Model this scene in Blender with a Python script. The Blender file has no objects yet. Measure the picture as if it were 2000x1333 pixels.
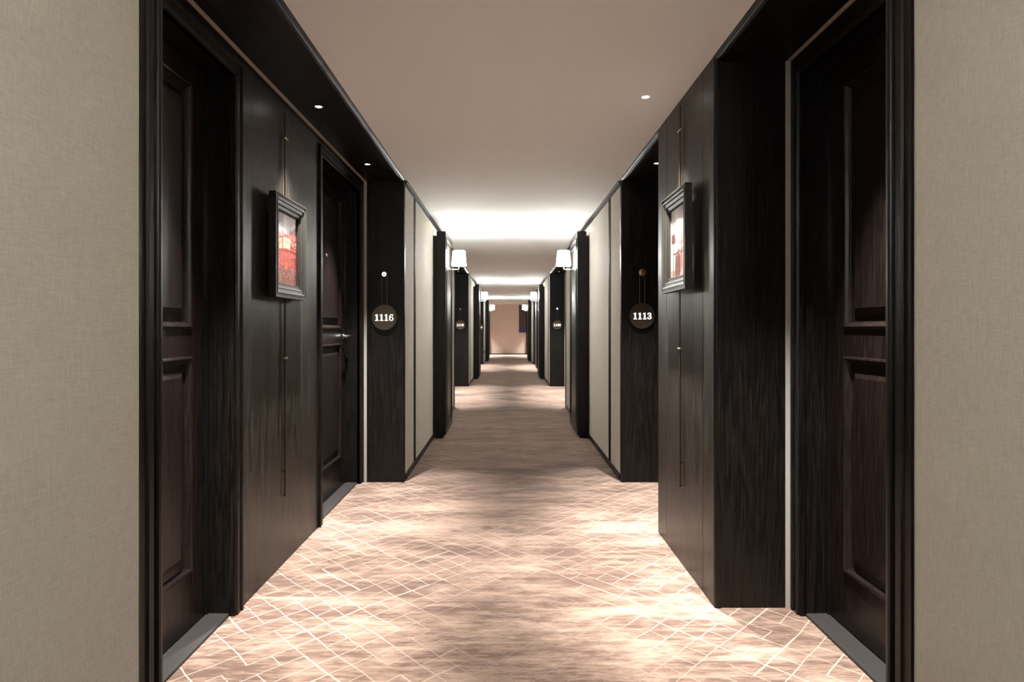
import bpy, bmesh, math, random
from mathutils import Vector

SC = bpy.context.scene
COL = SC.collection
U = 0.004            # metres per unit (eye height 299.5 units = 1.2 m)
F = 1180.0           # focal length in pixels of the 2000 px wide frame
ZF = 299.5           # eye height in units

# ------------------------------------------------------------------ camera, world, exposure
cam = bpy.data.cameras.new('camera')
cam.sensor_width = 36.0
cam.lens = F / 2000.0 * 36.0
cam.shift_x = 9.5 / 2000.0
cam.shift_y = -23.5 / 2000.0
cam.clip_start = 0.02
camo = bpy.data.objects.new('camera', cam)
camo.location = (0, 0, ZF * U)
camo.rotation_euler = (math.pi / 2, 0, 0)
COL.objects.link(camo)
SC.camera = camo

W = bpy.data.worlds.new('world')
W.use_nodes = True
W.node_tree.nodes['Background'].inputs[0].default_value = (0.02, 0.019, 0.018, 1)
W.node_tree.nodes['Background'].inputs[1].default_value = 0.3
SC.world = W
vs = SC.view_settings
vs.view_transform = 'Standard'
vs.look = 'None'
vs.gamma = 1.0
vs.use_curve_mapping = False
vs.exposure = 2.3

P_SCONCE = 8.0      # watts, bulb inside each sconce shade
P_SPOT = 184.0       # watts, spot of each recessed downlight
P_SPOT_C = 265.0     # the downlights in the plaster ceiling
C_SCONCE = (1.0, 0.99, 0.96)
C_SPOT = (0.97, 1.0, 1.0)

# ------------------------------------------------------------------ node helpers
class NT:
    def __init__(s, name):
        s.m = bpy.data.materials.new(name)
        s.m.use_nodes = True
        s.t = s.m.node_tree
        s.t.nodes.clear()
        s.out = s.n('ShaderNodeOutputMaterial')
    def n(s, typ, **kw):
        nd = s.t.nodes.new(typ)
        for k, v in kw.items(): setattr(nd, k, v)
        return nd
    def link(s, a, b): s.t.links.new(a, b)
    def put(s, sock, v):
        if isinstance(v, bpy.types.NodeSocket): s.link(v, sock)
        elif isinstance(v, (tuple, list)) and len(v) == 3 and sock.type == 'RGBA': sock.default_value = (*v, 1)
        else: sock.default_value = v
    def math(s, op, a, b=0.0, c=None, clamp=False):
        nd = s.n('ShaderNodeMath', operation=op, use_clamp=clamp)
        s.put(nd.inputs[0], a); s.put(nd.inputs[1], b)
        if c is not None: s.put(nd.inputs[2], c)
        return nd.outputs[0]
    def mix(s, f, a, b, blend='MIX'):
        nd = s.n('ShaderNodeMix', data_type='RGBA', blend_type=blend)
        s.put(nd.inputs[0], f); s.put(nd.inputs[6], a); s.put(nd.inputs[7], b)
        return nd.outputs[2]
    def pos(s): return s.n('ShaderNodeNewGeometry').outputs['Position']
    def mapv(s, v, scale, rot=(0, 0, 0), loc=(0, 0, 0)):
        nd = s.n('ShaderNodeMapping')
        s.link(v, nd.inputs[0]); nd.inputs['Location'].default_value = loc
        nd.inputs['Rotation'].default_value = rot; nd.inputs['Scale'].default_value = scale
        return nd.outputs[0]
    def noise(s, v, scale, detail=3, rough=0.5, dist=0.0):
        nd = s.n('ShaderNodeTexNoise')
        s.link(v, nd.inputs['Vector']); nd.inputs['Scale'].default_value = scale
        nd.inputs['Detail'].default_value = detail; nd.inputs['Roughness'].default_value = rough
        nd.inputs['Distortion'].default_value = dist
        return nd.outputs['Fac']
    def ramp(s, f, a, b, lo=0.0, hi=1.0):
        nd = s.n('ShaderNodeMapRange'); nd.clamp = True
        s.put(nd.inputs[0], f); nd.inputs[1].default_value = a; nd.inputs[2].default_value = b
        nd.inputs[3].default_value = lo; nd.inputs[4].default_value = hi
        return nd.outputs[0]
    def bump(s, h, strength, dist):
        nd = s.n('ShaderNodeBump'); nd.inputs['Strength'].default_value = strength
        nd.inputs['Distance'].default_value = dist; s.link(h, nd.inputs['Height'])
        return nd.outputs[0]
    def bsdf(s, color, rough=0.5, metal=0.0, spec=0.5, normal=None, **kw):
        b = s.n('ShaderNodeBsdfPrincipled')
        s.put(b.inputs['Base Color'], color); s.put(b.inputs['Roughness'], rough)
        b.inputs['Metallic'].default_value = metal; b.inputs['Specular IOR Level'].default_value = spec
        for k, v in kw.items(): s.put(b.inputs[k.replace('_', ' ')], v)
        if normal is not None: s.link(normal, b.inputs['Normal'])
        s.link(b.outputs[0], s.out.inputs[0])
        return b

def wood(name, stretch, dark=(0.0025, 0.0018, 0.0014), light=(0.0155, 0.0108, 0.0080), rough=0.38, spec=0.26):
    t = NT(name); p = t.pos()
    v = t.mapv(p, stretch)
    band = t.noise(v, 1.0, 3, 0.55, 0.9)
    v2 = t.mapv(p, tuple(6.0 * k for k in stretch))
    pore = t.noise(v2, 2.2, 3, 0.7)
    poremask = t.ramp(pore, 0.52, 0.66)
    wave = t.math('FRACT', t.math('MULTIPLY', band, 9.0))
    wave = t.math('ABSOLUTE', t.math('SUBTRACT', wave, 0.5))
    f = t.math('ADD', t.math('MULTIPLY', wave, 0.9), t.math('MULTIPLY', poremask, 0.45), clamp=True)
    col = t.mix(f, dark, light)
    h = t.math('ADD', t.math('MULTIPLY', poremask, -1.0), t.math('MULTIPLY', wave, 0.8))
    nrm = t.bump(h, 0.22, 0.001)
    r = t.math('ADD', t.math('MULTIPLY', poremask, 0.12), rough)
    t.bsdf(col, r, 0, spec, nrm)
    return t.m

M = {}
M['wood'] = wood('dark_oak_vertical', (9, 9, 0.55))
M['wood_panel'] = wood('brown_oak_panel', (8, 8, 0.5), (0.0035, 0.0026, 0.002), (0.056, 0.043, 0.032), rough=0.38, spec=0.36)
M['wood_long'] = wood('dark_oak_lengthwise', (9, 0.55, 9))
M['wood_matt'] = wood('matt_dark_trim', (9, 0.55, 9), rough=0.6, spec=0.12)
M['wood_door'] = wood('dark_brown_door', (10, 10, 0.6), (0.0045, 0.0025, 0.002), (0.017, 0.0095, 0.0072), rough=0.34, spec=0.3)
M['wood_gloss'] = wood('glossy_dark_wood', (9, 9, 0.5), rough=0.34, spec=0.4)

def simple(name, col, rough=0.5, metal=0.0, spec=0.5, grain=None, bump=0.0):
    t = NT(name); nrm = None; c = col
    if grain:
        v = t.noise(t.pos(), grain, 4, 0.6)
        c = t.mix(v, tuple(k * 0.86 for k in col), tuple(min(1, k * 1.12) for k in col))
        if bump: nrm = t.bump(v, bump, 0.001)
    t.bsdf(c, rough, metal, spec, nrm)
    return t.m
M['ceiling'] = simple('painted_ceiling', (0.88, 0.90, 0.89), 0.85)
M['plaster'] = simple('backing_plaster', (0.5, 0.46, 0.41), 0.9)
M['reveal'] = simple('greige_reveal_paint', (0.36, 0.32, 0.285), 0.55)
M['bronze'] = simple('dark_bronze', (0.13, 0.098, 0.066), 0.36, 0.85, grain=60)
M['bronze_dark'] = simple('blackened_bronze', (0.085, 0.058, 0.04), 0.3, 0.7)
M['brass'] = simple('aged_brass', (0.42, 0.32, 0.2), 0.3, 0.9)
M['nickel'] = simple('brushed_nickel', (0.62, 0.57, 0.52), 0.25, 1.0)
M['black'] = simple('black_lacquer', (0.006, 0.006, 0.006), 0.25)
M['threshold'] = simple('dark_grey_stone', (0.027, 0.0225, 0.020), 0.5, 0.0, 0.3, grain=9, bump=0.3)
M['groove'] = simple('black_groove', (0.003, 0.0025, 0.002), 0.8)
M['white_ring'] = simple('white_trim_ring', (0.8, 0.78, 0.75), 0.4)
M['art_panel'] = simple('deep_brown_print', (0.06, 0.02, 0.012), 0.45, grain=3)
M['art_blue'] = simple('deep_blue_print', (0.008, 0.015, 0.16), 0.45, grain=30)
M['cord'] = simple('grey_cord', (0.16, 0.145, 0.13), 0.55)

def wallpaper():
    t = NT('woven_wallpaper'); p = t.pos()
    wv = t.noise(t.mapv(p, (40, 40, 620)), 1.0, 2)
    wh = t.noise(t.mapv(p, (620, 620, 30)), 1.0, 2)
    s = t.math('ADD', wv, wh)
    big = t.noise(p, 1.4, 2)
    c = t.mix(t.ramp(s, 0.75, 1.25), (0.52, 0.485, 0.42), (0.65, 0.62, 0.545))
    c = t.mix(t.math('MULTIPLY', big, 0.25), c, (0.49, 0.49, 0.42))
    t.bsdf(c, 0.8, 0, 0.15, t.bump(s, 0.4, 0.0006))
    return t.m
M['wallpaper'] = wallpaper()

def endwall():
    t = NT('end_wall_plaster')
    v = t.noise(t.pos(), 2.0, 3)
    t.bsdf(t.mix(v, (0.68, 0.55, 0.47), (0.74, 0.61, 0.53)), 0.8)
    return t.m
M['endwall'] = endwall()

def emis(name, col, s):
    t = NT(name); e = t.n('ShaderNodeEmission'); t.put(e.inputs[0], col); e.inputs[1].default_value = s
    t.link(e.outputs[0], t.out.inputs[0]); return t.m
M['shade'] = emis('lit_fabric_shade', (1.0, 0.98, 0.93), 28.0)
M['diffuser'] = emis('lit_diffuser_disc', (1.0, 0.95, 0.88), 1.2)
M['lens'] = emis('lit_downlight_lens', (1.0, 0.95, 0.90), 6.0)
M['digit'] = emis('lit_numerals', (1.0, 0.93, 0.87), 0.36)
M['led'] = emis('cool_white_led', (0.55, 0.78, 1.0), 0.9)
M['exit'] = emis('green_exit_light', (0.0, 0.55, 0.25), 0.12)

def glass():
    t = NT('picture_glass')
    fr = t.n('ShaderNodeFresnel'); fr.inputs[0].default_value = 1.5
    bf = t.n('ShaderNodeNewGeometry').outputs['Backfacing']
    g = t.n('ShaderNodeBsdfGlossy'); g.inputs['Roughness'].default_value = 0.04
    tr = t.n('ShaderNodeBsdfTransparent'); mx = t.n('ShaderNodeMixShader')
    t.link(t.math('MULTIPLY', fr.outputs[0], t.math('SUBTRACT', 1.0, bf)), mx.inputs[0]); t.link(tr.outputs[0], mx.inputs[1]); t.link(g.outputs[0], mx.inputs[2])
    t.link(mx.outputs[0], t.out.inputs[0]); return t.m
M['glass'] = glass()

def print_mat():
    t = NT('printed_picture')
    a = t.n('ShaderNodeVertexColor'); a.layer_name = 'ink'
    t.bsdf(t.mix(1.0, a.outputs[0], (0.42, 0.42, 0.42), 'MULTIPLY'), 0.5, 0, 0.2)
    return t.m
M['print'] = print_mat()

def carpet():
    t = NT('diamond_carpet'); p = t.pos()
    S = 0.087
    wob = t.noise(p, 3.0, 2)
    sep = t.n('ShaderNodeSeparateXYZ'); t.link(p, sep.inputs[0])
    x, y = sep.outputs[0], sep.outputs[1]
    w1 = t.math('MULTIPLY', t.math('SUBTRACT', wob, 0.5), 0.06)
    wob2 = t.noise(t.mapv(p, (1, 1, 1), loc=(7.3, 2.1, 0)), 2.3, 2)
    w2 = t.math('MULTIPLY', t.math('SUBTRACT', wob2, 0.5), 0.06)
    k = 1 / (math.sqrt(2) * S)
    a = t.math('MULTIPLY', t.math('ADD', t.math('ADD', x, y), w1), k)
    b = t.math('MULTIPLY', t.math('ADD', t.math('SUBTRACT', x, y), w2), k)
    def lines(a, b, seed):
        ra = t.math('ROUND', a); fb = t.math('FLOOR', b)
        d = t.math('ABSOLUTE', t.math('SUBTRACT', a, ra))
        def wn(u, v, s):
            c = t.n('ShaderNodeCombineXYZ'); t.put(c.inputs[0], u); t.put(c.inputs[1], v); c.inputs[2].default_value = s
            w = t.n('ShaderNodeTexWhiteNoise', noise_dimensions='3D'); t.link(c.outputs[0], w.inputs['Vector'])
            return w.outputs['Value']
        cell = wn(ra, fb, seed); line = wn(ra, 0.0, seed + 5.0)
        pairv = wn(ra, t.math('FLOOR', t.math('MULTIPLY', b, 0.25)), seed + 9.0)
        keep = t.math('GREATER_THAN', t.math('ADD', cell, t.math('ADD', t.math('MULTIPLY', line, 0.45), t.math('MULTIPLY', pairv, 0.35))), 0.56)
        wd = t.math('ADD', 0.030, t.math('MULTIPLY', t.math('POWER', pairv, 3.0), 0.035))
        inner = t.math('SUBTRACT', 1.0, t.math('DIVIDE', d, wd), clamp=True)
        inner = t.math('MULTIPLY', inner, 2.0, clamp=True)
        return t.math('MULTIPLY', inner, keep)
    L = t.math('MAXIMUM', lines(a, b, 1.0), lines(b, a, 2.0))
    # abrash: streaks running across the corridor
    n1 = t.noise(t.mapv(p, (0.9, 3.0, 1)), 1.6, 5, 0.62)
    n2 = t.noise(t.mapv(p, (3.4, 19.0, 1)), 1.5, 6, 0.72)
    n3 = t.noise(t.mapv(p, (9.0, 80.0, 1)), 1.6, 3, 0.7)
    n4 = t.noise(p, 230.0, 2, 0.6)
    m = t.math('ADD', t.math('MULTIPLY', n1, 0.52), t.math('ADD', t.math('MULTIPLY', n2, 0.52), t.math('MULTIPLY', n3, 0.34)))
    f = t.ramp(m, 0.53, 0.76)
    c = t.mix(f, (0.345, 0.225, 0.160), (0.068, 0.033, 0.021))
    c = t.mix(t.math('MULTIPLY', t.ramp(n4, 0.35, 0.7), 0.35), c, (0.17, 0.100, 0.068))
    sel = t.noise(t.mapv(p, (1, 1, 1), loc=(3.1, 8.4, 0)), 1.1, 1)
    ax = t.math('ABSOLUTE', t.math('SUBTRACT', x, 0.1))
    sel = t.ramp(t.math('ADD', sel, t.math('MULTIPLY', ax, 0.7)), 0.52, 0.95)  # pile sheen painted into line colour: darker mid-corridor, paler towards the walls
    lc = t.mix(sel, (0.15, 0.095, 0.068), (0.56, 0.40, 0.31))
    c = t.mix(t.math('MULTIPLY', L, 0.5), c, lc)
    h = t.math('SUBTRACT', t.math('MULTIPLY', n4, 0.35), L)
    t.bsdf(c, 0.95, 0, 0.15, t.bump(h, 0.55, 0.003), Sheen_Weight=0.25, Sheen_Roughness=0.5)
    return t.m
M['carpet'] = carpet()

# ------------------------------------------------------------------ mesh helpers (all in units)
class MB:
    def __init__(s): s.bm = bmesh.new()
    def box(s, x0, x1, y0, y1, z0, z1, bev=0.0):
        x0, x1 = sorted((x0, x1)); y0, y1 = sorted((y0, y1)); z0, z1 = sorted((z0, z1))
        vs_ = [s.bm.verts.new((x, y, z)) for x in (x0, x1) for y in (y0, y1) for z in (z0, z1)]
        fs = []
        for idx in ((0, 1, 3, 2), (4, 6, 7, 5), (0, 4, 5, 1), (2, 3, 7, 6), (0, 2, 6, 4), (1, 5, 7, 3)):
            fs.append(s.bm.faces.new([vs_[i] for i in idx]))
        if bev:
            es = list({e for f in fs for e in f.edges})
            bmesh.ops.bevel(s.bm, geom=es, offset=bev, segments=1, affect='EDGES', clamp_overlap=True)
        return s
    def extrude(s, prof, fn0, fn1, cap=True):
        """closed profile (list of 2-tuples) placed by fn0/fn1 -> 3D"""
        a = [s.bm.verts.new(fn0(*p)) for p in prof]; b = [s.bm.verts.new(fn1(*p)) for p in prof]
        n = len(prof)
        for i in range(n):
            j = (i + 1) % n
            s.bm.faces.new((a[i], a[j], b[j], b[i]))
        if cap:
            s.bm.faces.new(a); s.bm.faces.new(list(reversed(b)))
        return s
    def frame(s, r, prof, fn, closed=True):
        """mitred frame: r=(a0,a1,b0,b1); prof=[(inset, height)...] closed loop; fn(a,b,h)->xyz"""
        a0, a1, b0, b1 = r
        loops = []
        for (i, h) in prof:
            loops.append([s.bm.verts.new(fn(a, b, h)) for a, b in ((a0 + i, b0 + i), (a1 - i, b0 + i), (a1 - i, b1 - i), (a0 + i, b1 - i))])
        n = len(loops)
        for k in range(n if closed else n - 1):
            A, B = loops[k], loops[(k + 1) % n]
            for q in range(4):
                w = (q + 1) % 4
                s.bm.faces.new((A[q], A[w], B[w], B[q]))
        return s
    def lathe(s, prof, c, axis='z', seg=28, closed=False):
        """prof=[(r, h)]; revolve about axis through c"""
        rings = []
        for (r, h) in prof:
            ring = []
            for k in range(seg):
                t = 2 * math.pi * k / seg
                ca, sa = r * math.cos(t), r * math.sin(t)
                p = {'z': (ca, sa, h), 'y': (ca, h, sa), 'x': (h, ca, sa)}[axis]
                ring.append(s.bm.verts.new((c[0] + p[0], c[1] + p[1], c[2] + p[2])))
            rings.append(ring)
        m = len(rings)
        for i in range(m if closed else m - 1):
            A, B = rings[i], rings[(i + 1) % m]
            for k in range(seg):
                w = (k + 1) % seg
                s.bm.faces.new((A[k], A[w], B[w], B[k]))
        if not closed:
            s.bm.faces.new(rings[0]); s.bm.faces.new(list(reversed(rings[-1])))
        return s
    def tube(s, pts, r, seg=10):
        pts = [Vector(p) for p in pts]
        rings = []
        for i, p in enumerate(pts):
            d = (pts[min(i + 1, len(pts) - 1)] - pts[max(i - 1, 0)]).normalized()
            a = d.orthogonal().normalized(); b = d.cross(a)
            if rings:  # keep a steady frame
                a = (pa - d * pa.dot(d)).normalized(); b = d.cross(a)
            pa = a
            rings.append([s.bm.verts.new(p + (a * math.cos(2 * math.pi * k / seg) + b * math.sin(2 * math.pi * k / seg)) * r) for k in range(seg)])
        for A, B in zip(rings, rings[1:]):
            for k in range(seg):
                w = (k + 1) % seg
                s.bm.faces.new((A[k], A[w], B[w], B[k]))
        s.bm.faces.new(rings[0]); s.bm.faces.new(list(reversed(rings[-1])))
        return s
    def poly(s, pts, fn, h0, h1):
        a = [s.bm.verts.new(fn(x, z, h0)) for x, z in pts]; b = [s.bm.verts.new(fn(x, z, h1)) for x, z in pts]
        n = len(pts)
        s.bm.faces.new(a); s.bm.faces.new(list(reversed(b)))
        for i in range(n):
            j = (i + 1) % n
            s.bm.faces.new((a[i], a[j], b[j], b[i]))
        return s
    def build(s, name, mat, parent=None, smooth=False, kind=None):
        bmesh.ops.recalc_face_normals(s.bm, faces=s.bm.faces)
        if parent is None:
            xs = [v.co for v in s.bm.verts]
            off = Vector(((min(v.x for v in xs) + max(v.x for v in xs)) / 2, (min(v.y for v in xs) + max(v.y for v in xs)) / 2, min(v.z for v in xs)))
        else:
            off = Vector(parent['_o'])
        for v in s.bm.verts: v.co = (v.co - off) * U
        me = bpy.data.meshes.new(name); s.bm.to_mesh(me); s.bm.free()
        me.materials.append(M[mat])
        if smooth:
            for p in me.polygons: p.use_smooth = True
            me.set_sharp_from_angle(angle=math.radians(40))
        o = bpy.data.objects.new(name, me); COL.objects.link(o)
        o['_o'] = tuple(off)
        if parent is not None: o.parent = parent
        else: o.location = off * U
        if kind: o['kind'] = kind
        return o

def tag(o, label=None, cat=None, group=None, kind=None):
    if label: o['label'] = label
    if cat: o['category'] = cat
    if group: o['group'] = group
    if kind: o['kind'] = kind
    return o
def empty(name, loc, label=None, cat=None, group=None, kind=None):
    o = bpy.data.objects.new(name, None); COL.objects.link(o)
    o.empty_display_size = 0.05
    o['_o'] = tuple(loc); o.location = Vector(loc) * U
    return tag(o, label, cat, group, kind)
def copy_tree(o, parent=None):
    c = o.copy(); COL.objects.link(c)
    if parent is not None: c.parent = parent
    for ch in list(o.children): copy_tree(ch, c)
    return c

PER = 1.666 * F
def Q(d): return d * F
ZC = 294.5 + ZF      # ceiling height (units above floor)
ZS = 287.0 + ZF      # alcove soffit
END = Q(6.05); BACK = Q(-1.46)
Z = lambda z: z + ZF

# side geometry: wallpaper plane, casing face, return inner edge, reveal strip, back panel, door origin plane offset
SIDE = {
    'left':  dict(s=-1, wp=202.5, ca=200.5, ri=207.0, r0=274.0, r1=279.6, bp=285.0, dx=0.0,  out=350.0, col=169.0),
    'right': dict(s=+1, wp=224.5, ca=222.5, ri=229.5, r0=298.6, r1=304.3, bp=306.5, dx=21.5, out=372.0, col=193.0),
}

# ------------------------------------------------------------------ structure: floor, ceiling, end walls
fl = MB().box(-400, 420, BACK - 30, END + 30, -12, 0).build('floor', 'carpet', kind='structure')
tag(fl, 'beige and brown carpet with a carved diamond line pattern')
ce = MB().box(-400, 420, BACK - 30, END + 30, ZC, ZC + 12).build('ceiling', 'ceiling', kind='structure')
tag(ce, 'plain greige painted ceiling of the corridor')
we = MB().box(-350, 372, END, END + 12, 0, ZC).build('wall_end', 'endwall', kind='structure')
tag(we, 'pale pinkish wall closing the far end of the corridor')
wb = MB().box(-350, 372, BACK - 12, BACK, 0, ZC).build('wall_back', 'wallpaper', kind='structure')
tag(wb, 'wallpapered wall behind the viewer')
tag(MB().box(-200, 222, END - 2.5, END, 0, 9).build('baseboard_end', 'wood', kind='structure'), 'thin dark skirting under the end wall')

WALL = {}
for nm, g in SIDE.items():
    s = g['s']
    w = empty('wall_' + nm, (s * 340, 0, 0), nm + ' corridor wall of cream wallpaper and dark oak door alcoves', kind='structure')
    WALL[nm] = w
    MB().box(s * (g['out'] - 6), s * g['out'], BACK, END, 0, ZC).build('backing', 'plaster', w)

CASE = [(7.0, -1.2), (2.5, -1.2), (1.0, -0.4), (0.2, 1.0), (0.0, 3.0), (0.2, 4.8), (2.6, 5.6), (2.6, 8.2), (0.6, 9.0), (0.6, 13.6), (1.8, 14.6), (1.8, 20.8), (7.0, 20.8)]
CASE_N = [(7.0, -1.2), (2.5, -1.2), (1.0, -0.4), (0.2, 1.0), (0.0, 2.6), (7.0, 2.6)]

def casing_v(g, q, sgn, parent, narrow=False):
    s = g['s']; pr = CASE_N if narrow else CASE
    f = lambda zz: (lambda a, b: (s * (g['ca'] + a), q + sgn * b, zz))
    MB().extrude(pr, f(0), f(ZC - 0.05)).build('casing', 'wood', parent)

def alcove(nm, d0, d1, doors, nn=(False, False)):
    g = SIDE[nm]; s = g['s']; w = WALL[nm]; q0, q1 = Q(d0), Q(d1)
    # soffit board, reveal strips, dark strip behind
    MB().box(s * g['ri'], s * g['r0'], q0, q1, ZS, ZS + 3).build('soffit_board', 'wood_long', w)
    MB().box(s * g['r0'], s * g['r1'], q0, q1, ZS + 0.15, ZS + 3).build('reveal_strip', 'reveal', w)
    MB().box(s * g['r1'], s * (g['bp'] + 4), q0, q1, ZS + 0.3, ZS + 3).build('soffit_strip', 'wood_long', w)
    MB().box(s * (g['ca'] + 2), s * (g['bp'] + 4), q0, q1, ZS + 3, ZC).build('soffit_void', 'plaster', w)
    for q, d in ((q0, -1), (q1, 1)):
        MB().box(s * (g['ri'] - 2), s * g['r0'], q, q + d * 4, 0, ZS + 3, 0.3).build('return_panel', 'wood', w)
        MB().box(s * g['r0'], s * g['r1'], q + d * 0.1, q + d * 4, 0, ZS + 3).build('reveal_strip', 'reveal', w)
        MB().box(s * g['r1'], s * (g['bp'] + 5), q, q + d * 4, 0, ZS + 3).build('return_strip', 'groove', w)
    # head moulding along the outer edge of the soffit
    pr = [(0.0, 7.5), (0.0, 4.5), (1.2, 3.6), (1.2, 2.8), (2.6, 1.2), (5.0, 0.2), (7.4, 0.0), (8.0, 0.7), (9.6, 0.7), (9.6, 7.5)]
    f = lambda qq: (lambda a, b: (s * (g['ca'] + a), qq, ZS + b - 0.05))
    MB().extrude(pr, f(q0), f(q1)).build('head_moulding', 'wood_long', w)
    casing_v(g, q0, -1, w, nn[0]); casing_v(g, q1, 1, w, nn[1])
    # back panelling between and above the doors
    edges = [q0] + [Q(v) for dd in doors for v in dd] + [q1]
    for a, b in zip(edges[0::2], edges[1::2]):
        if b - a > 1: MB().box(s * g['bp'], s * (g['bp'] + 5), a, b, 0, ZS + 0.3, 0.4 if b - a > 40 else 0).build('wood_panel', 'wood_panel' if b - a > 40 else 'wood', w)
    for a, b in doors:
        MB().box(s * g['bp'], s * (g['bp'] + 5), Q(a), Q(b), Z(265), ZS + 0.3).build('head_panel', 'wood', w)

DOOR_N = [0]
def make_door(flip):
    """door in a left-hand wall, opening centred on y=0 at x=0 = plane of casing face; +... towards -x is the room; flip: handle nearer -y"""
    DOOR_N[0] += 1
    hw = 0.1015 * F; H = Z(265)
    r = empty('door_%d' % DOOR_N[0], (-281, 0, 0), kind='structure')
    X = lambda v: -281 - v
    # architrave: U of profiled casing
    pr = [(0, -1.0), (0, 6.2), (1.6, 6.2), (2.2, 4.2), (11.0, 5.4), (12.2, 3.2), (14.7, 3.2), (14.7, -1.0)]
    def arch(x0, y0, z0): pass
    m = MB()
    L = [(i, h) for i, h in pr]
    def vert(sgn):
        f0 = lambda i, h: (X(6 - h), sgn * (hw + 14.7 - i), 0)
        f1 = lambda i, h: (X(6 - h), sgn * (hw + 14.7 - i), H + 14.7 - i)
        m.extrude(L, f0, f1)
    vert(1); vert(-1)
    f0 = lambda i, h: (X(6 - h), -(hw + 14.7 - i), H + 14.7 - i)
    f1 = lambda i, h: (X(6 - h), (hw + 14.7 - i), H + 14.7 - i)
    m.extrude(L, f0, f1, cap=False)
    m.build('architrave', 'wood', r)
    # jamb lining
    for sg in (1, -1):
        MB().box(X(6.5), X(46), sg * hw, sg * (hw + 4), 0, H, 0.3).build('jamb', 'wood', r)
        MB().box(X(29.6), X(35), sg * (hw - 3), sg * hw, 0, H).build('door_stop', 'black', r)
    MB().box(X(6.5), X(46), -hw, hw, H, H + 4, 0.3).build('head_jamb', 'wood', r)
    # threshold
    tp = [(8.4, 0), (8.4, 2.0), (9.2, 2.9), (11.0, 3.2), (31.5, 3.4), (33, 0)]
    MB().extrude(tp, lambda a, b: (X(a), -hw, b), lambda a, b: (X(a), hw, b)).build('threshold', 'threshold', r)
    # leaf: base slab + stiles and rails
    fx = 32.0; lw = hw - 0.8; zb = 4.2; zt = H - 1.0
    y0, y1 = -lw + 32, lw - 32
    up = (Z(3), Z(240)); lo = (Z(-238), Z(-30))
    m = MB().box(X(fx + 3), X(fx + 11), -lw, lw, zb, zt)
    m.box(X(fx), X(fx + 3), -lw, y0, zb, zt); m.box(X(fx), X(fx + 3), y1, lw, zb, zt)
    m.box(X(fx), X(fx + 3), y0, y1, zb, lo[0]); m.box(X(fx), X(fx + 3), y0, y1, lo[1], up[0]); m.box(X(fx), X(fx + 3), y0, y1, up[1], zt)
    leaf = m.build('door_leaf', 'wood_door', r)
    for (za, zb_) in (up, lo):
        fn = lambda a, b, h: (X(fx) + h, a, b)
        MB().frame((y0 - 3, y1 + 3, za - 3, zb_ + 3), [(0, 0), (0.4, 1.6), (2.2, 2.2), (3.6, 1.4), (5.2, -1.2), (7.0, -3.0), (0.6, -1)], fn).build('moulding', 'wood_door', leaf)
        a0, a1, b0, b1 = y0 + 11, y1 - 11, za + 11, zb_ - 11
        m = MB().frame((a0, a1, b0, b1), [(0, -3.0), (0, -1.6), (6, 0.6)], fn, closed=False)
        m.bm.faces.new([m.bm.verts.new(fn(a, b, 0.6)) for a, b in ((a0 + 6, b0 + 6), (a1 - 6, b0 + 6), (a1 - 6, b1 - 6), (a0 + 6, b1 - 6))])
        m.build('raised_panel', 'wood_door', leaf)
    # handle
    k = -1 if flip else 1
    hy = k * (hw - 17); hz = Z(-14)
    pl = MB().box(X(fx), X(fx - 2.2), hy - 7, hy + 7, hz - 22, hz + 14, 1.0).build('handle_plate', 'black', r)
    MB().lathe([(0.1, 0), (5.4, 0), (5.4, 1.6), (2.4, 2.4), (2.4, 12)], (X(fx - 2.2), hy, hz), 'x', 20).build('rosette', 'nickel', pl, smooth=True)
    MB().tube([(X(fx - 12), hy + k * 2, hz), (X(fx - 14), hy, hz), (X(fx - 14.4), hy - k * 6, hz), (X(fx - 14.4), hy - k * 28, hz - 0.6)], 2.0).build('lever', 'nickel', pl, smooth=True)
    MB().lathe([(0.1, 0), (3.4, 0), (3.4, 1.6), (1.6, 2.0), (1.6, 1.0), (0.1, 1.0)], (X(fx), 0, Z(127)), 'x', 18).build('peephole', 'nickel', r, smooth=True)
    return r
protoF = make_door(False); protoN = make_door(True)
used = {False: False, True: False}
def place_door(nm, d0, d1, near, label):
    g = SIDE[nm]; flip = near if nm == 'left' else (not near)
    src = protoN if flip else protoF
    if not used[flip]: o = src; used[flip] = True
    else:
        DOOR_N[0] += 1
        o = copy_tree(src); o.name = 'door_%d' % DOOR_N[0]
    q = Q((d0 + d1) / 2)
    if nm == 'left': o.location = Vector((-281, q, 0)) * U
    else: o.location = Vector((281 + g['dx'], q, 0)) * U; o.rotation_euler = (0, 0, math.pi)
    o['label'] = label
    return o

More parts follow.
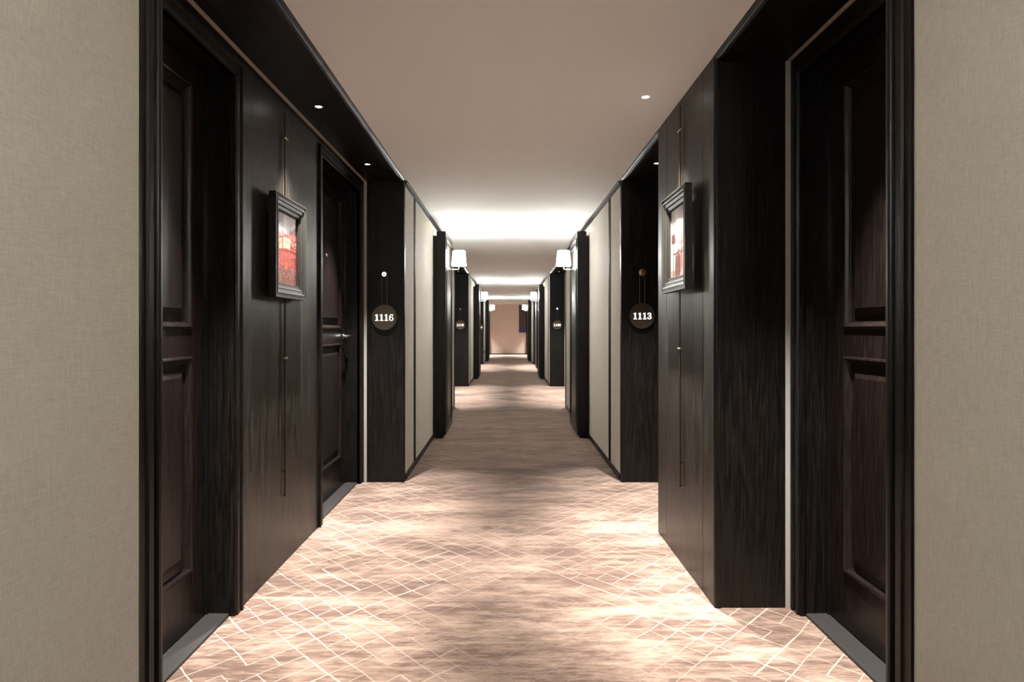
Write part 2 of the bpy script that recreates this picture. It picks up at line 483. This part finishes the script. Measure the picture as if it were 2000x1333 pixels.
A = (0.33, 0.533); B = (0.785, 0.988); PD = 1.666
LN0, LN1 = 0.2992, 0.9993
RN = ((0.302, 0.5493), (0.7555, 0.9993))
RFWD = (True, True, False, True, False)        # k = -1, 0, 1, 2, 3
names = {-1: 'behind the viewer', 0: 'nearest', 1: 'second', 2: 'third', 3: 'fourth'}
wallruns = {'left': [], 'right': []}
for k in range(-1, 4):
    o = k * PD
    alcove('left', LN0 + o, LN1 + o, [(A[0] + o, A[1] + o), (B[0] + o, B[1] + o)])
    place_door('left', A[0] + o, A[1] + o, True, 'dark panelled room door, nearer one in the %s left alcove' % names[k])
    place_door('left', B[0] + o, B[1] + o, False, 'dark panelled room door, farther one in the %s left alcove' % names[k])
    if RFWD[k + 1]:
        alcove('right', RN[0][0] + o, RN[0][1] + o, [(A[0] + o, A[1] + o)], (False, True))
        alcove('right', RN[1][0] + o, RN[1][1] + o, [(B[0] + o, B[1] + o)], (True, False))
        w = WALL['right']; g = SIDE['right']
        cuts = [0.5493 + 0.0022, 0.5825, 0.7153, 0.7555 - 0.0022]
        for a, b in zip(cuts, cuts[1:]):
            MB().box(222.5, 227, Q(a + o) + 0.25, Q(b + o) - 0.25, 0, ZC, 0.45).build('wood_board', 'wood_panel', w)
        MB().box(226.5, 310, Q(RN[0][1] + o) + 4, Q(RN[1][0] + o) - 4, 0, ZC).build('backing', 'groove', w)
    else:
        alcove('right', RN[0][0] + o, RN[1][1] + o, [(A[0] + o, A[1] + o), (B[0] + o, B[1] + o)])
    place_door('right', A[0] + o, A[1] + o, True, 'dark panelled room door, nearer one in the %s right alcove' % names[k])
    place_door('right', B[0] + o, B[1] + o, False, 'dark panelled room door, farther one in the %s right alcove' % names[k])

# wallpaper runs between alcoves, with cornice, vertical strip and skirting
for nm, g in SIDE.items():
    s = g['s']; w = WALL[nm]; bb = MB()
    spans = [(BACK, Q(LN0 - PD))] + [(Q(LN1 + k * PD), Q(LN0 + (k + 1) * PD)) for k in range(-1, 3)] + [(Q(LN1 + 3 * PD), END)]
    for i, (a, b) in enumerate(spans):
        a_ = a + (0 if i == 0 else 20.8); b_ = b - (0 if i == len(spans) - 1 else 20.8)
        MB().box(s * (g['wp'] + 1.5), s * (g['out'] - 6), a + (0 if i == 0 else 4), b - (0 if i == len(spans) - 1 else 4), 0, ZC).build('backing', 'plaster', w)
        cuts = [a_, b_]
        if 0 < i < len(spans) - 1:
            t0 = a + Q(0.110); cuts = [a_, t0, t0 + 26, b_]
            tp = [(1.0, 0), (-0.6, 1), (-1.6, 6), (-2.0, 13), (-1.6, 20), (-0.6, 25), (1.0, 26)]
            f = lambda zz: (lambda x, y: (s * (g['wp'] + x), t0 + y, zz))
            MB().extrude(tp, f(12), f(ZC - 11)).build('vertical_trim', 'wood_matt', w, smooth=True)
        for x, y in zip(cuts[0::2], cuts[1::2]):
            MB().box(s * g['wp'], s * (g['wp'] + 1.5), x, y, 0, ZC).build('wallpaper_panel', 'wallpaper', w)
        cp = [(0.5, -10.5), (-0.8, -10.5), (-1.0, -7.5), (-2.2, -7.0), (-2.6, -3.5), (-4.0, -2.5), (-4.2, 0), (0.5, 0)]
        f = lambda yy: (lambda x, z: (s * (g['wp'] + x), yy, ZC - 0.05 + z))
        MB().extrude(cp, f(a_), f(b_)).build('cornice', 'wood_matt', w)
        bp = [(0.2, 0), (-2.2, 0), (-2.2, 10.5), (-1.4, 12), (0.2, 12)]
        f = lambda yy: (lambda x, z: (s * (g['wp'] + x), yy, z))
        bb.extrude(bp, f(a_), f(b_))
    tag(bb.build('baseboard_' + nm, 'wood_long', kind='structure'), 'low dark skirting under the %s wallpaper' % nm)

# ------------------------------------------------------------------ pilasters
def pilaster(nm, k, label):
    g = SIDE[nm]; s = g['s']
    q0, q1 = Q(1.3995 + k * PD), Q(1.565 + k * PD)
    r = empty('pilaster', (s * g['wp'], q0, 0), label, 'pillar', 'dark oak pillars that carry the wall lamps')
    c = g['col']
    MB().box(s * c, s * (c + 24), q0, q1, 10, Z(267.5), 0.5).build('column_body', 'wood', r)
    MB().box(s * (c + 24), s * (g['wp'] - 0.1), q0 + 1, q1 - 1, 0, Z(255), 0.5).build('column_back', 'wood', r)
    MB().box(s * (c + 7), s * (c + 24), q0 + 5, q1 - 5, 0, 10.5).build('plinth', 'wood', r)
    fn = lambda a, b, h: (s * (c - h), a, b)
    fr = MB().frame((q0 + 1, q1 - 1, 12, Z(266)), [(0, -0.5), (0, 1.2), (14, 1.2), (15, 3.0), (18, 3.0), (21, 0.8), (24, 0.3), (24, -0.5)], fn).build('panel_frame', 'wood_gloss', r)
    MB().frame((q0 + 34, q1 - 34, 46, Z(234)), [(0, -0.5), (0.5, 1.6), (3.0, 2.2), (5.5, 0.6), (5.5, -0.5)], fn).build('inner_moulding', 'brass' if False else 'wood_gloss', r)
    MB().box(s * (c - 0.6), s * (c + 0.1), q0 + 24, q1 - 24, 36, Z(242)).build('inner_panel', 'wood_gloss', r)
    return r
for k in (-1, 0, 1, 2):
    for nm in ('left', 'right'):
        pilaster(nm, k, {-1: 'dark oak pillar behind the viewer on the %s wall', 0: 'tall dark oak pillar nearest the viewer on the %s wall, lit by a wall lamp',
                         1: 'second dark oak pillar from the viewer on the %s wall', 2: 'farthest dark oak pillar on the %s wall, beside the end wall'}[k] % nm)

# ------------------------------------------------------------------ wall sconces
def make_sconce():
    r = empty('wall_sconce', (0, 0, 0))
    MB().lathe([(0.1, -0.3), (6.5, -0.3), (6.5, 1.2), (5.5, 2.2), (0.1, 2.2)], (0, 0, 172), 'x', 24).build('backplate', 'nickel', r, smooth=True)
    MB().tube([(1, 0, 172), (26, 0, 172), (28.2, 0, 172.8), (29, 0, 175), (29, 0, 190)], 1.5, 12).build('arm', 'nickel', r, smooth=True)
    MB().lathe([(0.1, 190), (3.2, 190), (3.2, 200), (0.1, 200)], (29, 0, 0), 'z', 16).build('lamp_holder', 'nickel', r, smooth=True)
    sh = [(21.5, 183), (17.5, 226), (17.1, 226), (21.1, 183)]
    o = MB().lathe(sh, (29, 0, 0), 'z', 40, closed=True).build('lamp_shade', 'shade', r, smooth=True)
    MB().lathe([(0.1, 188.2), (20.6, 188.2), (20.5, 188.8), (0.1, 188.8)], (29, 0, 0), 'z', 40).build('diffuser', 'diffuser', o)
    sp = MB()
    for k in range(3):
        a = 2 * math.pi * k / 3
        sp.tube([(29, 0, 196), (29 + 20.0 * math.cos(a), 20.0 * math.sin(a), 196)], 0.4, 6)
    sp.build('spider', 'nickel', o)
    L = bpy.data.lights.new('bulb', 'POINT'); L.energy = P_SCONCE; L.color = C_SCONCE; L.shadow_soft_size = 0.025
    lo = bpy.data.objects.new('bulb', L); COL.objects.link(lo); lo.parent = r; lo.location = Vector((29, 0, 208)) * U
    return r
sc0 = make_sconce(); first = True
for k in (-1, 0, 1, 2):
    for nm in ('left', 'right'):
        g = SIDE[nm]
        o = sc0 if first else copy_tree(sc0); first = False
        q = Q(1.482 + k * PD)
        o.location = Vector((g['s'] * (g['col'] - 0.6), q, ZF)) * U
        if nm == 'right': o.rotation_euler = (0, 0, math.pi)
        tag(o, {-1: 'lit wall lamp behind the viewer on the %s pillar', 0: 'largest lit white-shaded wall lamp on the nearest %s pillar', 1: 'lit white-shaded wall lamp on the second %s pillar',
                2: 'smallest lit wall lamp on the farthest %s pillar'}[k] % nm, 'wall lamp', 'white shaded wall lamps on the pillars')

# ------------------------------------------------------------------ downlights
def make_down(power, ring, spot=57, blend=1.0):
    r = empty('downlight', (0, 0, 0))
    MB().lathe([(6.6, 0.4), (6.6, -0.5), (5.2, -0.9), (4.3, -0.2), (4.3, 0.4)], (0, 0, 0), 'z', 24, closed=True).build('trim_ring', ring, r, smooth=True)
    MB().lathe([(0.1, 0.1), (4.4, 0.1), (4.4, -0.15), (0.1, -0.15)], (0, 0, 0), 'z', 20).build('lens', 'lens', r)
    L = bpy.data.lights.new('spot_bulb', 'SPOT'); L.energy = power; L.color = C_SPOT
    L.spot_size = math.radians(spot); L.spot_blend = blend; L.shadow_soft_size = 0.018
    lo = bpy.data.objects.new('spot_bulb', L); COL.objects.link(lo); lo.parent = r; lo.location = (0, 0, -1.4 * U)
    return r
dn = make_down(P_SPOT, 'black'); dc = make_down(P_SPOT_C, 'white_ring'); ud = [False, False]
def down(ix, X, d, z, label, group):
    src = (dn, dc)[ix]
    o = src if not ud[ix] else copy_tree(src); ud[ix] = True
    o.location = Vector((X, Q(d), z)) * U
    tag(o, label, 'downlight', group)
pos = ('first', 'middle', 'last')
for k in range(-1, 4):
    for j, d in enumerate((0.43, 0.66, 0.891)):
        down(0, -243, d + k * PD, ZS, 'small recessed downlight, %s of three in the soffit of the %s left alcove' % (pos[j], names[k]), 'recessed downlights in the alcove soffits')
    if RFWD[k + 1]:
        for j, d in ((0, 0.43), (2, 0.886)):
            down(0, 259, d + k * PD, ZS, 'small recessed downlight in the soffit of the %s, %s right alcove bay' % ('nearer' if j == 0 else 'farther', names[k]), 'recessed downlights in the alcove soffits')
        down(1, 175.5, 0.6487 + k * PD, ZC, 'round white downlight in the plain ceiling beside the %s right wood panelling' % names[k], 'downlights in the plain ceiling')
    else:
        for j, d in enumerate((0.43, 0.66, 0.891)):
            down(0, 259, d + k * PD, ZS, 'small recessed downlight, %s of three in the soffit of the %s right alcove' % (pos[j], names[k]), 'recessed downlights in the alcove soffits')

for X_, side in ((-95, 'left'), (115, 'right')):
    down(1, X_, 5.78, ZC, 'tiny ceiling downlight at the far %s, washing the end wall' % side, 'downlights in the plain ceiling')

# ------------------------------------------------------------------ room number signs
def arc(cx, cz, r0, r1, a0, a1, n=14, sx=1.0):
    o = [(cx + sx * r1 * math.cos(math.radians(a0 + (a1 - a0) * i / n)), cz + r1 * math.sin(math.radians(a0 + (a1 - a0) * i / n))) for i in range(n + 1)]
    i_ = [(cx + sx * r0 * math.cos(math.radians(a0 + (a1 - a0) * i / n)) , cz + r0 * math.sin(math.radians(a0 + (a1 - a0) * i / n))) for i in range(n + 1)]
    return o + i_[::-1]
def ell(cx, cz, a0, b0, a1, b1, t0, t1, n=16):
    P = lambda a, b, t: (cx + a * math.cos(math.radians(t)), cz + b * math.sin(math.radians(t)))
    T = [t0 + (t1 - t0) * i / n for i in range(n + 1)]
    return [P(a1, b1, t) for t in T] + [P(a0, b0, t) for t in T][::-1]
def digit_shapes(ch):
    """slab-serif numerals, height 13, width about 8.5, origin at lower left"""
    if ch == '1': return [[(2.6, 0), (5.6, 0), (5.6, 13), (4.2, 13), (2.6, 11.6)], [(0.7, 0), (7.6, 0), (7.6, 1.7), (0.7, 1.7)], [(0.6, 10.0), (2.7, 11.2), (4.2, 13), (0.6, 11.4)]]
    if ch == '0': return [ell(4.4, 6.5, 1.5, 5.1, 4.3, 6.6, 0, 180), ell(4.4, 6.5, 1.5, 5.1, 4.3, 6.6, 180, 360)]
    if ch == '6': return [ell(4.5, 4.1, 2.0, 2.9, 4.3, 4.1, 0, 180), ell(4.5, 4.1, 2.0, 2.9, 4.3, 4.1, 180, 360), ell(5.4, 6.0, 2.9, 5.9, 5.2, 7.0, 80, 180), arc(7.0, 11.0, 0, 1.5, 0, 350, sx=0.9)]
    if ch == '9': return [ell(4.3, 8.7, 1.5, 2.9, 4.3, 4.4, 0, 180), ell(4.3, 8.7, 1.5, 2.9, 4.3, 4.4, 180, 360), ell(3.9, 6.4, 2.2, 5.2, 4.7, 6.5, 255, 362), arc(2.3, 2.7, 0, 1.7, 0, 350)]
    if ch == '3': return [ell(3.9, 9.8, 1.3, 2.0, 3.9, 3.3, -90, 150), ell(3.9, 3.7, 1.6, 2.3, 4.5, 3.8, -160, 92), arc(1.5, 10.4, 0, 1.4, 0, 350), arc(1.3, 3.0, 0, 1.6, 0, 350), [(2.6, 6.0), (5, 6.0), (5, 7.6), (2.6, 7.6)]]
    if ch == '4': return [[(4.6, 0), (7.3, 0), (7.3, 13), (5.2, 13), (4.6, 12.2)], [(0.2, 3.4), (9.0, 3.4), (9.0, 5.2), (0.2, 5.2)], [(0.2, 5.2), (2.1, 5.2), (6.0, 13), (5.2, 13)], [(3.4, 0), (8.6, 0), (8.6, 1.4), (3.4, 1.4)]]
    return []
def sign(X, d, z, text, led, label, zk=None):
    q = Q(d); zd = Z(z); zk = zd + 83 if zk is None else Z(zk)
    r = empty('room_sign', (X, q, zd - 25), label, 'room sign', 'round hanging room number signs')
    disc = MB().lathe([(0.1, -5.2), (24.0, -5.2), (25.0, -4.2), (25.0, -2.6), (24.2, -1.8), (0.1, -1.8)], (X, q, zd), 'y', 64).build('disc', 'bronze', r, smooth=True)
    fn = lambda a, b, h: (X + a, q - 5.2 - h, zd - 6.8 + b)
    ww = 9.2; x0 = -ww * len(text) / 2 + 0.3
    for i, ch in enumerate(text):
        m = MB()
        for k, pl in enumerate(digit_shapes(ch)):
            m.poly([(x0 + i * ww + a * 0.97, b) for a, b in pl], fn, -0.1 + 0.02 * k, 0.7 + 0.02 * k)
        m.build('digit', 'digit', disc)
    for sx in (-5, 5):
        MB().tube([(X + sx, q - 3, zk + 2), (X + sx, q - 3, zd + 22)], 0.55, 6).build('cord', 'cord', r)
    MB().box(X - 3, X + 3, q - 2.2, q, zd - 3, zd + 3).build('fixing', 'bronze_dark', r)
    kn = MB().lathe([(0.1, -5.6), (4.5, -5.6), (6.6, -4.6), (7.3, -2.6), (7.3, 0), (0.1, 0)], (X, q, zk), 'y', 32).build('knob', 'brass' if led == 'off' else 'bronze_dark', r, smooth=True)
    if led == 'on':
        MB().lathe([(1.6, -6.1), (4.2, -6.1), (4.2, -5.5), (1.6, -5.5)], (X, q, zk), 'y', 28, closed=True).build('light_ring', 'led', kn)
    elif led == 'dim':
        MB().lathe([(0.1, -6.1), (3.2, -6.1), (3.2, -5.5), (0.1, -5.5)], (X, q, zk), 'y', 20).build('button', 'nickel', kn, smooth=True)
    else:
        MB().tube([(X - 1.6, q - 6.2, zk - 2.6), (X + 0.4, q - 6.8, zk - 1.2), (X - 1.2, q - 6.8, zk + 1.0), (X + 1.2, q - 6.2, zk + 2.8)], 0.9, 8).build('emblem', 'nickel', kn, smooth=True)
        MB().lathe([(5.4, -5.9), (6.6, -5.5), (6.0, -5.0), (5.0, -5.3)], (X, q, zk), 'y', 28, closed=True).build('rim', 'brass', kn, smooth=True)
sign(-239.0, LN1, 22.5, '1116', 'on', 'round bronze sign reading 1116 hanging under a glowing white ring', 106.5)
sign(263.0, RN[1][1], 25.5, '1113', 'off', 'round bronze sign reading 1113 hanging from an unlit brass knob', 110)
sign(-244.0, LN1 + PD, 21, '1110', 'dim', 'smaller far round sign reading 1110 on the second left alcove', 104)
sign(260.5, RN[1][1] + PD, 21, '1109', 'on', 'smaller far round sign on the second right alcove under a lit dot', 105.5)
sign(-229.0, LN1 + 2 * PD, 15, '1104', 'dim', 'tiny farthest room sign at the third left alcove', 98)

# ------------------------------------------------------------------ pictures
def art_left(u, v):
    random.seed(int(u * 997) * 7919 + int(v * 991)); n = random.random()
    r, g_, b = 0.66, 0.22, 0.20
    r *= 0.7 + 0.6 * n
    if v > 0.72:
        if 0.3 < u < 0.62: r, g_, b = 1.0, 0.80, 0.76
        if 0.33 < u < 0.36 or 0.56 < u < 0.585: r, g_, b = 0.45, 0.06, 0.04
    arc_ = 0.62 + 0.05 * math.sin((u - 0.1) * 3.3)
    if 0.12 < u < 0.72 and arc_ - 0.07 < v < arc_: r, g_, b = 1.0, 0.66, 0.52
    if 0.10 < u < 0.74 and arc_ < v < arc_ + 0.014: r, g_, b = 0.25, 0.02, 0.02
    if 0.16 < u < 0.68 and arc_ - 0.15 < v < arc_ - 0.075: r, g_, b = 1.0, 0.84, 0.68
    if 0.2 < u < 0.7 and 0.26 < v < 0.46: r, g_, b = 0.80, 0.27, 0.24
    if 0.22 < v < 0.36 and (0.1 < u < 0.2 or 0.36 < u < 0.5 or 0.66 < u < 0.88): r, g_, b = (0.95, 0.34, 0.22) if n > 0.3 else (0.3, 0.02, 0.02)
    if 0.45 < u < 0.55 and 0.10 < v < 0.32: r, g_, b = 1.0, 0.5, 0.36
    if v < 0.22: 
        r, g_, b = (0.40, 0.14, 0.14) if n < 0.6 else (0.85, 0.5, 0.45)
    if u > 0.74 and v > 0.38: r, g_, b = (0.80, 0.34, 0.28) if (int(v * 22) % 2) else (0.50, 0.14, 0.13)
    if 0.30 < u < 0.335 and v > 0.5: r, g_, b = 0.45, 0.12, 0.12
    if v > 0.55 and n > 0.8: r, g_, b = 0.98, 0.62, 0.58
    if (n > 0.93): r, g_, b = 1.0, 0.72, 0.68
    return r, g_, b
def art_right(u, v):
    random.seed(int(u * 997) * 104729 + int(v * 991)); n = random.random()
    r, g_, b = 1.0, 0.86, 0.80
    k = 0.92 + 0.16 * n; r, g_, b = r * k, g_ * k, b * k
    lp = abs(u - 0.20)
    if lp < 0.022: r, g_, b = 0.32, 0.06, 0.06
    if 0.74 < v < 0.84 and abs(lp - 0.10 * (v - 0.70) / 0.14) < 0.035: r, g_, b = 0.36, 0.07, 0.07
    if 0.50 < v < 0.64 and lp < 0.12: r, g_, b = 0.35, 0.08, 0.08
    if u > 0.52 and v > 0.25:
        r, g_, b = (0.92, 0.62, 0.58) if (int(v * 26) % 3) else (0.72, 0.36, 0.34)
        if n > 0.7: r, g_, b = 0.97, 0.76, 0.70
        if u > 0.66 and int(u * 16) % 2: r *= 0.75; g_ *= 0.6; b *= 0.6
    if 0.30 < u < 0.62 and v < 0.32: r, g_, b = (0.28, 0.07, 0.08) if n > 0.2 else (0.8, 0.5, 0.45)
    if u > 0.62 and 0.1 < v < 0.30: r, g_, b = 0.85, 0.42, 0.38
    if abs(v - 0.34) < 0.015 and u > 0.2: r, g_, b = 0.25, 0.06, 0.06
    if 0.38 < u < 0.55 and 0.32 < v < 0.40 and n > 0.4: r, g_, b = 0.35, 0.08, 0.08
    if abs((u - 0.62) - (v - 0.36) * 1.6) < 0.03 and v > 0.33: r, g_, b = 0.95, 0.62, 0.52
    if v < 0.10 and n > 0.6: r, g_, b = 0.5, 0.14, 0.12
    return min(r, 1), g_, b
def picture(nm, X, zc, art, label):
    g = SIDE[nm]; s = g['s']
    qa, qb = Q(0.5995), Q(0.6905); z0, z1 = Z(zc - 62), Z(zc + 62.5)
    r = empty('picture_frame', (X, (qa + qb) / 2, z0), label, 'picture')
    fn = lambda a, b, h: (X - s * h + 0 * a, a, b)      # h measured into the corridor from the frame front
    pr = [(0, -8.5), (0, 0), (1.6, 0.0), (2.4, -1.2), (5.0, -1.2), (5.6, -0.1), (7.4, -0.4), (8.0, -2.0), (10.6, -2.4), (11.2, -1.5), (12.6, -1.9), (13.4, -4.0), (16.4, -4.6), (17.0, -3.9), (18.2, -4.4), (18.6, -7.4), (18.6, -8.5)]
    fr = MB().frame((qa, qb, z0, z1), pr, fn).build('frame', 'black_frame', r)
    MB().box(X + s * 8.0, X + s * 8.6, qa + 1, qb - 1, z0 + 1, z1 - 1).build('backing_board', 'groove', r)
    # printed sheet
    a0, a1, b0, b1 = qa + 18.4, qb - 18.4, z0 + 18.4, z1 - 18.4
    nu, nv = 56, 76
    bm = bmesh.new(); off = Vector(r['_o'])
    vv = [[bm.verts.new((Vector((X + s * 7.6, a0 + (a1 - a0) * i / nu, b0 + (b1 - b0) * j / nv)) - off) * U) for j in range(nv + 1)] for i in range(nu + 1)]
    lay = bm.loops.layers.color.new('ink')
    for i in range(nu):
        for j in range(nv):
            f = bm.faces.new((vv[i][j], vv[i + 1][j], vv[i + 1][j + 1], vv[i][j + 1]))
            uu = (i + 0.5) / nu
            c = art(uu if s < 0 else 1 - uu, (j + 0.5) / nv)
            for l in f.loops: l[lay] = (*c, 1)
    me = bpy.data.meshes.new('print'); bm.to_mesh(me); bm.free(); me.materials.append(M['print'])
    o = bpy.data.objects.new('print', me); COL.objects.link(o); o.parent = r
    MB().box(X + s * 6.4, X + s * 6.9, a0 - 0.5, a1 + 0.5, b0 - 0.5, b1 + 0.5).build('glass_pane', 'glass', r)
    return r
M['black_frame'] = simple('satin_black_frame', (0.014, 0.011, 0.008), 0.4, 0.0, 0.35, grain=80)
picture('left', -270.5, 100.0, art_left, 'black stepped frame with a bright red street print on the left panelling')
picture('right', 208.0, 109.5, art_right, 'black stepped frame with a pale pink street print on the right panelling')

def rod(nm, x, wallx, ztop, zbot, zc1, zc2, label):
    s = SIDE[nm]['s']; q = Q(0.6497)
    r = empty('hanging_rod', (x, q, Z(zbot)), label, 'hanging rod')
    MB().tube([(x, q, Z(zbot)), (x, q, Z(ztop))], 1.25, 12).build('rod', 'bronze_dark', r, smooth=True)
    for z in (zc1, zc2):
        c = MB().tube([(x - s * 0.5, q - 6, Z(z)), (x - s * 0.5, q + 6, Z(z))], 1.3, 10).build('clip', 'brass', r, smooth=True)
        MB().tube([(x, q, Z(z)), (wallx, q, Z(z))], 1.1, 8).build('stand_off', 'brass', c, smooth=True)
    MB().lathe([(0.1, 0), (1.9, 0), (1.9, 3), (0.1, 3)], (x, q, Z(zbot) - 1), 'z', 12).build('end_cap', 'bronze_dark', r, smooth=True)
    MB().tube([(x, q, Z(zbot) + 30), (wallx, q, Z(zbot) + 30)], 1.0, 8).build('stand_off', 'bronze_dark', r)
rod('left', -281.6, -285.2, 273, -211, 242, -37, 'thin dark metal rod behind the red print on the left panelling')
rod('right', 219.2, 222.8, 284, -199, 252, -25, 'thin dark metal rod behind the pink print on the right panelling')

# ------------------------------------------------------------------ far end things
r = empty('wall_banner', (200, END, Z(-45)), 'large dark brown panel with a blue lower band on the end wall', 'panel')
MB().box(139, 300, END - 4, END - 0.2, Z(5), Z(286), 0.4).build('brown_panel', 'art_panel', r)
MB().box(139, 300, END - 4.2, END - 0.2, Z(-42), Z(5), 0.4).build('blue_band', 'art_blue', r)
r = empty('exit_light', (-202.5, Q(4.56), Z(-220)), 'small green low-level exit light on the far left wallpaper', 'exit light')
MB().box(-202.5, -200.0, Q(4.49), Q(4.56), Z(-220), Z(-188), 0.5).build('housing', 'black', r)
MB().box(-200.1, -199.6, Q(4.49) + 3, Q(4.56) - 3, Z(-217), Z(-191)).build('lit_face', 'exit', r)

for o in bpy.data.objects:
    if '_o' in o: del o['_o']
